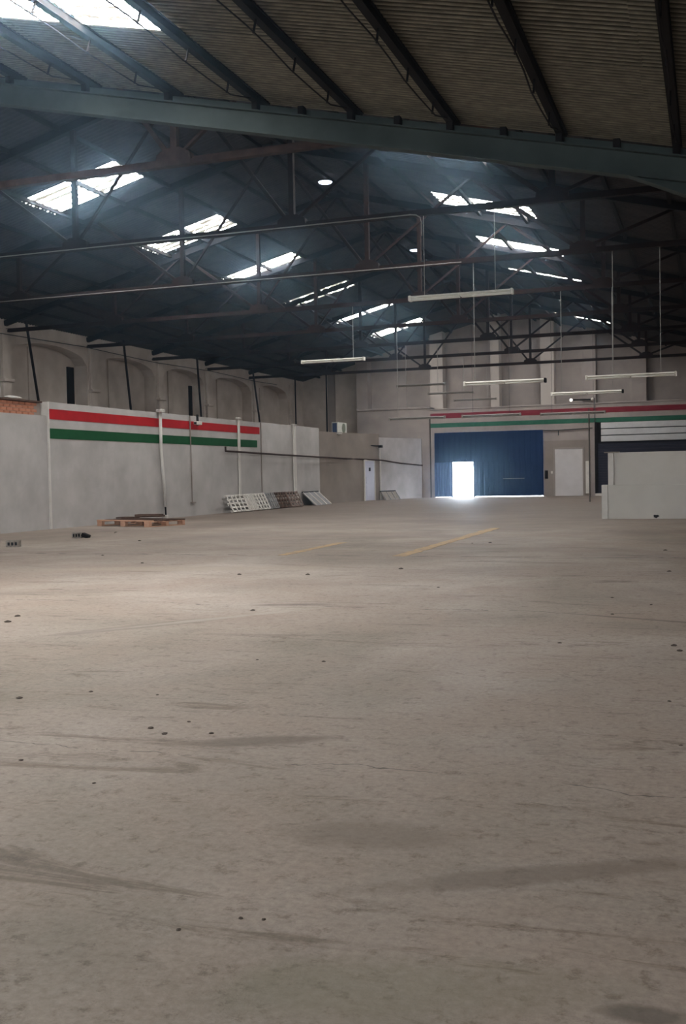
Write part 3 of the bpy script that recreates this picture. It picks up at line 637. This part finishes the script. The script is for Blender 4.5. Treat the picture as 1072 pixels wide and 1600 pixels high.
# air conditioner
t = thing('air_conditioner', 'outdoor air conditioner unit on a bracket at the top of the brown wall', 'air conditioner', (XP+0.02, 54.4, 3.78))
obj('casing', box(0.0, 0.36, 0.0, 1.5, 0.02, 0.62, 0.02), M_ac, t)
obj('side_grille', box(0.05, 0.31, -0.012, 0.0, 0.07, 0.57, 0.003), M_acd, t)
bm = bmesh.new(); bmesh.ops.create_cone(bm, cap_ends=True, segments=24, radius1=0.26, radius2=0.26, depth=0.03, matrix=Matrix.Translation((0.37, 0.95, 0.32)) @ Matrix.Rotation(math.pi/2, 4, 'Y')); obj('fan_grille', bm, M_fan, t)
sh = obj('shelf', box(-0.02, 0.46, -0.15, 1.6, -0.03, 0.01, 0.005), M_wpaint, t)
for yy in (0.0, 1.35):
    bm = bmesh.new(); bar(bm, (0.02, yy, -0.02), (0.02, yy, -0.75), 0.04); bar(bm, (0.44, yy, -0.03), (0.02, yy, -0.4), 0.03); obj('bracket', bm, M_wpaint, sh)
bm = bmesh.new(); tube(bm, [(0.05, 1.4, -0.02), (0.05, 1.42, -0.6), (0.05, 1.43, -1.25)], 0.02, 5); obj('refrigerant_pipe', bm, M_wpaint, t)

# post with cables beside the shutter
bm = bmesh.new(); tube(bm, [(-5.55, 51.8, 0), (-5.55, 51.8, 4.45)], 0.035, 8)
tag(obj('service_post', bm, M_post), 'slim dark post standing free left of the navy shutter', 'post')
t = thing('emergency_light', 'twin-spot emergency light with one spot lit, over the red stripe', 'lamp', (-7.2, YE-0.12, 5.63))
obj('bar', box(-0.55, 0.6, -0.04, 0.04, -0.02, 0.06, 0.01), M_dark, t)
for x, m in ((-0.6, M_led), (0.62, M_wpaint)):
    bm = bmesh.new(); bmesh.ops.create_uvsphere(bm, u_segments=12, v_segments=8, radius=0.09); obj('spot', bm, m, t, loc=(x, -0.05, 0.02), smooth=True)
bm = bmesh.new(); tube(bm, [(0.75, 0.06, -1.3), (0.75, 0.06, 0.1)], 0.03, 5); obj('feed_pipe', bm, M_cable, t)

# ------------------------------------------------------------------ things on the floor
def euro_pallet(name, label, loc, rz, lx, ly, m_top, m_block, rx=0, broken=False):
    t = thing(name, label, 'pallet', loc, rz); t.rotation_euler = (rx, 0, rz)
    n = 5; w = ly/(n*1.55)
    for k in range(n):
        y = (ly-w)*k/(n-1)
        obj('deck_board', box(-0.01 if k else -0.03, lx+random.uniform(0, .03), y, y+w, 0.118, 0.142, 0.003), m_top if (k and broken) else (M_wood if broken else m_top), t)
    for x in (0, lx/2-0.11, lx-0.24):
        obj('bottom_board', box(x, x+0.22, 0, ly, 0.0, 0.02, 0.002), m_block, t)
        for y in (0, ly/2-0.06, ly-0.13): obj('block', box(x, x+0.24, y, y+0.12, 0.02, 0.098, 0.004), m_block, t)
        obj('stringer', box(x, x+0.22, 0, ly, 0.098, 0.118, 0.002), m_block, t)
    return t
t = euro_pallet('wooden_pallet', 'pine pallet lying flat on the floor with dark broken boards on top', (-19.15, 30.15, 0), math.radians(-19), 2.55, 1.55, M_woodd, M_wood, broken=True); t.scale = (1, 1, 1.45)
for k, (a, b, c, d_) in enumerate(((0.35, 1.3, 0.5, 0.75), (0.9, 2.1, 0.85, 1.1), (0.5, 1.7, 1.2, 1.38))):
    o = obj('loose_board', box(a, b, c, d_, 0.142, 0.168+0.01*k, 0.004), M_woodd, t); o.rotation_euler = (0.03, -0.012, 0.04*(k-1))

def lattice_pallet(name, label, y0, w, h, m, xb=-18.72, cross=5, rails=5, thick=0.11, group=None, cat='pallet'):
    """leans on the partition: local x along the wall, local y up the slope"""
    t = thing(name, label, cat, (xb, y0, 0.0), 0, group)
    lean = math.asin(0.90); t.location.x = XP+0.10+math.cos(lean)*h
    # local frame: u = +Y world, v = towards the wall and up
    vx, vz = -math.cos(lean), math.sin(lean)
    nx, nz = math.sin(lean), math.cos(lean)
    def P(u, v, n): return (vx*v+nx*n, u, vz*v+nz*n)
    def slab(nm, u0, u1, v0, v1, n0, n1, mm):
        bm = bmesh.new(); vs = [bm.verts.new(P(u, v, n)) for n in (n0, n1) for u, v in ((u0, v0), (u1, v0), (u1, v1), (u0, v1))]
        for f in ((0, 3, 2, 1), (4, 5, 6, 7), (0, 1, 5, 4), (1, 2, 6, 5), (2, 3, 7, 6), (3, 0, 4, 7)): bm.faces.new([vs[i] for i in f])
        obj(nm, bm, mm, t)
    for k in range(cross):
        u = (w-0.10)*k/(cross-1); slab('deck_board', u, u+0.10, 0, h, thick-0.02, thick, m)
    for k in range(rails):
        v = (h-0.07)*k/(rails-1); slab('cross_board', 0, w, v, v+0.07, 0.05, thick-0.02, m)
    for v in (0, h/2-0.05, h-0.1): slab('stringer', 0, w, v, v+0.10, 0.0, 0.03, m)
    for v in (0, h/2-0.05, h-0.1):
        for u in (0, w/2-0.05, w-0.1): slab('block', u, u+0.10, v, v+0.10, 0.03, 0.05, m)
    return t
LP = [(40.55, 1.75, 0.8, M_woodg, -18.62, 'palest leaning pallet, first of the row at the foot of the striped wall'),
      (42.35, 0.80, 0.8, M_woodg, -18.68, 'narrow grey leaning pallet just right of the palest one'),
      (43.20, 1.35, 0.8, M_woodg, -18.70, 'grey leaning pallet in the middle of the row'),
      (44.55, 1.10, 0.8, M_board, -18.72, 'dull grey leaning pallet, left of the dark brown one'),
      (45.75, 1.35, 0.8, M_woodd, -18.74, 'dark brown leaning pallet in the row'),
      (47.15, 1.55, 0.8, M_woodr, -18.78, 'reddish leaning pallet at the right end of the row')]
for y0, w, h, m, xb, lab in LP: lattice_pallet('leaning_pallet', lab, y0, w, h, m, xb, group='pallets leaning on the left wall')
def lean_board(name, label, p0, p1, h, dx, th, m, cat='board'):
    t = thing(name, label, cat, (p0[0], p0[1], 0)); ex, ey = p1[0]-p0[0], p1[1]-p0[1]
    bm = bmesh.new(); vs = []
    for o_ in (0, th):
        for u, v in ((0, 0), (1, 0), (1, 1), (0, 1)): vs.append(bm.verts.new((ex*u+dx*v+o_, ey*u, h*v+0.3*o_)))
    for f in ((0, 3, 2, 1), (4, 5, 6, 7), (0, 1, 5, 4), (1, 2, 6, 5), (2, 3, 7, 6), (3, 0, 4, 7)): bm.faces.new([vs[i] for i in f])
    obj('panel', bm, m, t); return t, ex, ey
for k, (a, b, lab) in enumerate((((-18.86, 49.7), (-18.86, 52.0), 'large grey board leaning on the plain wall, edge rimmed dark'), ((-17.90, 58.55), (-17.45, 60.1), 'small dark board leaning by the white corner pipe'))):
    t, ex, ey = lean_board('leaning_board', lab, a, b, (0.66, 0.50)[k], (-0.72, -0.30)[k], 0.04, (M_board, M_block)[k])
    bm = bmesh.new(); bar(bm, ((-0.72, -0.30)[k]+0.02, 0, (0.66, 0.50)[k]+0.02), (ex+(-0.72, -0.30)[k]+0.02, ey, (0.66, 0.50)[k]+0.02), 0.07, 0.05); obj('top_batten', bm, M_dark, t)
    for s in (0.02, 0.35, 0.68, 0.97):
        bm = bmesh.new(); bar(bm, (ex*s+0.05, ey*s, 0.03), (ex*s+(-0.72, -0.30)[k]+0.05, ey*s, (0.66, 0.50)[k]), 0.05, 0.04); obj('batten', bm, M_woodg if k == 0 else M_board, t)

M_chip = mat('dark_chip', (0.085, 0.07, 0.06), 0.95)
def lump(name, label, cat, x, y, sx, sy, sz, m, rz=0.0, group=None, holes=False):
    t = thing(name, label, cat, (x, y, 0), rz, group)
    bm = box(-sx/2, sx/2, -sy/2, sy/2, 0, sz, min(sx, sz)*0.08)
    for v in bm.verts: v.co += Vector((random.uniform(-1, 1), random.uniform(-1, 1), 0 if v.co.z < 0.001 else random.uniform(-1, 1)))*sx*0.02
    obj('body', bm, m, t)
    if holes:
        for k in (-1, 0, 1): obj('cell_hole', box(k*sx*0.28-sx*0.09, k*sx*0.28+sx*0.09, -sy/2-0.008, -sy/2+0.01, sz*0.25, sz*0.75, 0.003), M_dark, t)
    return t
lump('concrete_block', 'broken grey hollow block near the left edge of the floor', 'block', -15.45, 20.75, 0.30, 0.22, 0.15, M_block, YAW, holes=True)
t = lump('concrete_block', 'grey hollow block with a dark tilted piece on it, in front of the pallet', 'block', -15.85, 24.0, 0.26, 0.2, 0.15, M_block, YAW-0.1, holes=True)
bm = box(0.10, 0.30, -0.1, 0.1, 0.0, 0.10, 0.01); o = obj('broken_corner', bm, M_dark, t); o.rotation_euler = (0, 0.4, 0); o.location = (0.02, 0, 0.09)
# small chips and stones, placed from the photograph
CHIPS = [(374, 898, .09), (481, 898, .09), (627, 889, .10), (28, 963, .09), (12, 972, .10), (506, 1034, .045), (30, 1091, .06), (142, 1081, .04), (236, 1138, .05), (257, 1147, .05),
         (330, 1146, .04), (33, 1188, .035), (295, 1128, .035), (147, 1224, .03), (181, 832, .10), (179, 833, .06), (218, 845, .10), (766, 848, .10), (1040, 860, .10), (1046, 893, .09),
         (957, 934, .05), (957, 960, .05), (1018, 945, .04), (875, 1005, .05), (1053, 1009, .07), (1062, 1017, .06), (279, 1453, .024), (402, 1031, .03), (395, 954, .07), (412, 1437, .02),
         (246, 1086, .03), (685, 918, .05), (1046, 1096, .04), (1064, 1165, .03), (376, 1435, .025), (738, 849, .06), (1029, 806, .06), (160, 868, .07), (222, 880, .07)]
def on_floor(u, v):
    r = Fw+Rv*((u-536)/F_PX)-Uv*((v-800)/F_PX); k = -CZ/r.z; return r.x*k, r.y*k
CH = None
for i, (u, v, s) in enumerate(CHIPS):
    x, y = on_floor(u, v)
    if i % 6 == 0:
        bm = bmesh.new(); bmesh.ops.create_icosphere(bm, subdivisions=1, radius=1)
        for w_ in bm.verts: w_.co = Vector((w_.co.x*random.uniform(.7, 1.2), w_.co.y*random.uniform(.7, 1.2), max(-0.1, w_.co.z*random.uniform(.35, .6))))
        CH = obj('stone_chip', bm, M_chip); o = CH
    else:
        o = bpy.data.objects.new('stone_chip', CH.data); COL.objects.link(o)
    s *= 0.46; o.location = (x, y, 0.1*s*0.8); o.scale = (s, s*1.0, s*0.8); o.rotation_euler = (0, 0, random.uniform(0, 6))
    one = {(279, 1453): 'small dark chip nearest to the camera, low on the left half of the floor', (374, 898): 'dark flat chip straight below the row of leaning pallets',
           (481, 898): 'dark flat chip on the floor just right of the chip below the leaning pallets', (627, 889): 'dark chip just below the near end of the long yellow line', (506, 1034): 'lone dark chip in the middle of the open floor',
           (30, 1091): 'dark chip near the left edge of the floor, alone', (147, 1224): 'tiny chip low on the left half of the floor', (1029, 806): 'dark chip at the foot of the cream low wall',
           (402, 1031): 'tiny pebble left of the lone chip in mid floor', (142, 1081): 'tiny dark chip right of the chip near the left edge'}
    lab = one.get((u, v))
    tag(o, lab or 'small dark chip of rubble lying among others on the bare concrete floor', 'stone', 'loose chips on the floor')
# thin haze volume added for the bluish glow of lens veil and dust
HAZE = 0.0023
if HAZE:
    bm = box(XL-0.7, XR+0.2, YB+0.2, YE+1.75, -0.1, 11.9)
    hz = bpy.data.materials.new('veil_haze'); hz.use_nodes = True; nt = hz.node_tree; nt.nodes.clear()
    ou = nt.nodes.new('ShaderNodeOutputMaterial'); vs_ = nt.nodes.new('ShaderNodeVolumeScatter'); vs_.inputs['Color'].default_value = (0.47, 0.72, 1.0, 1); vs_.inputs['Density'].default_value = HAZE; vs_.inputs['Anisotropy'].default_value = 0.95
    nt.links.new(vs_.outputs[0], ou.inputs['Volume'])
    o = obj('haze', bm, hz); o['kind'] = 'stuff'; o['label'] = 'thin bluish haze added through the hall for lens veil and dust glow'; o['category'] = 'haze'
# white rubbish by the shutter
t = thing('white_plank', 'short white plank lying on the floor at the foot of the navy shutter', 'plank', (-5.9, 62.6, 0), 0.2)
obj('board', box(-0.5, 0.6, -0.1, 0.12, 0, 0.16, 0.02), M_wpaint, t)
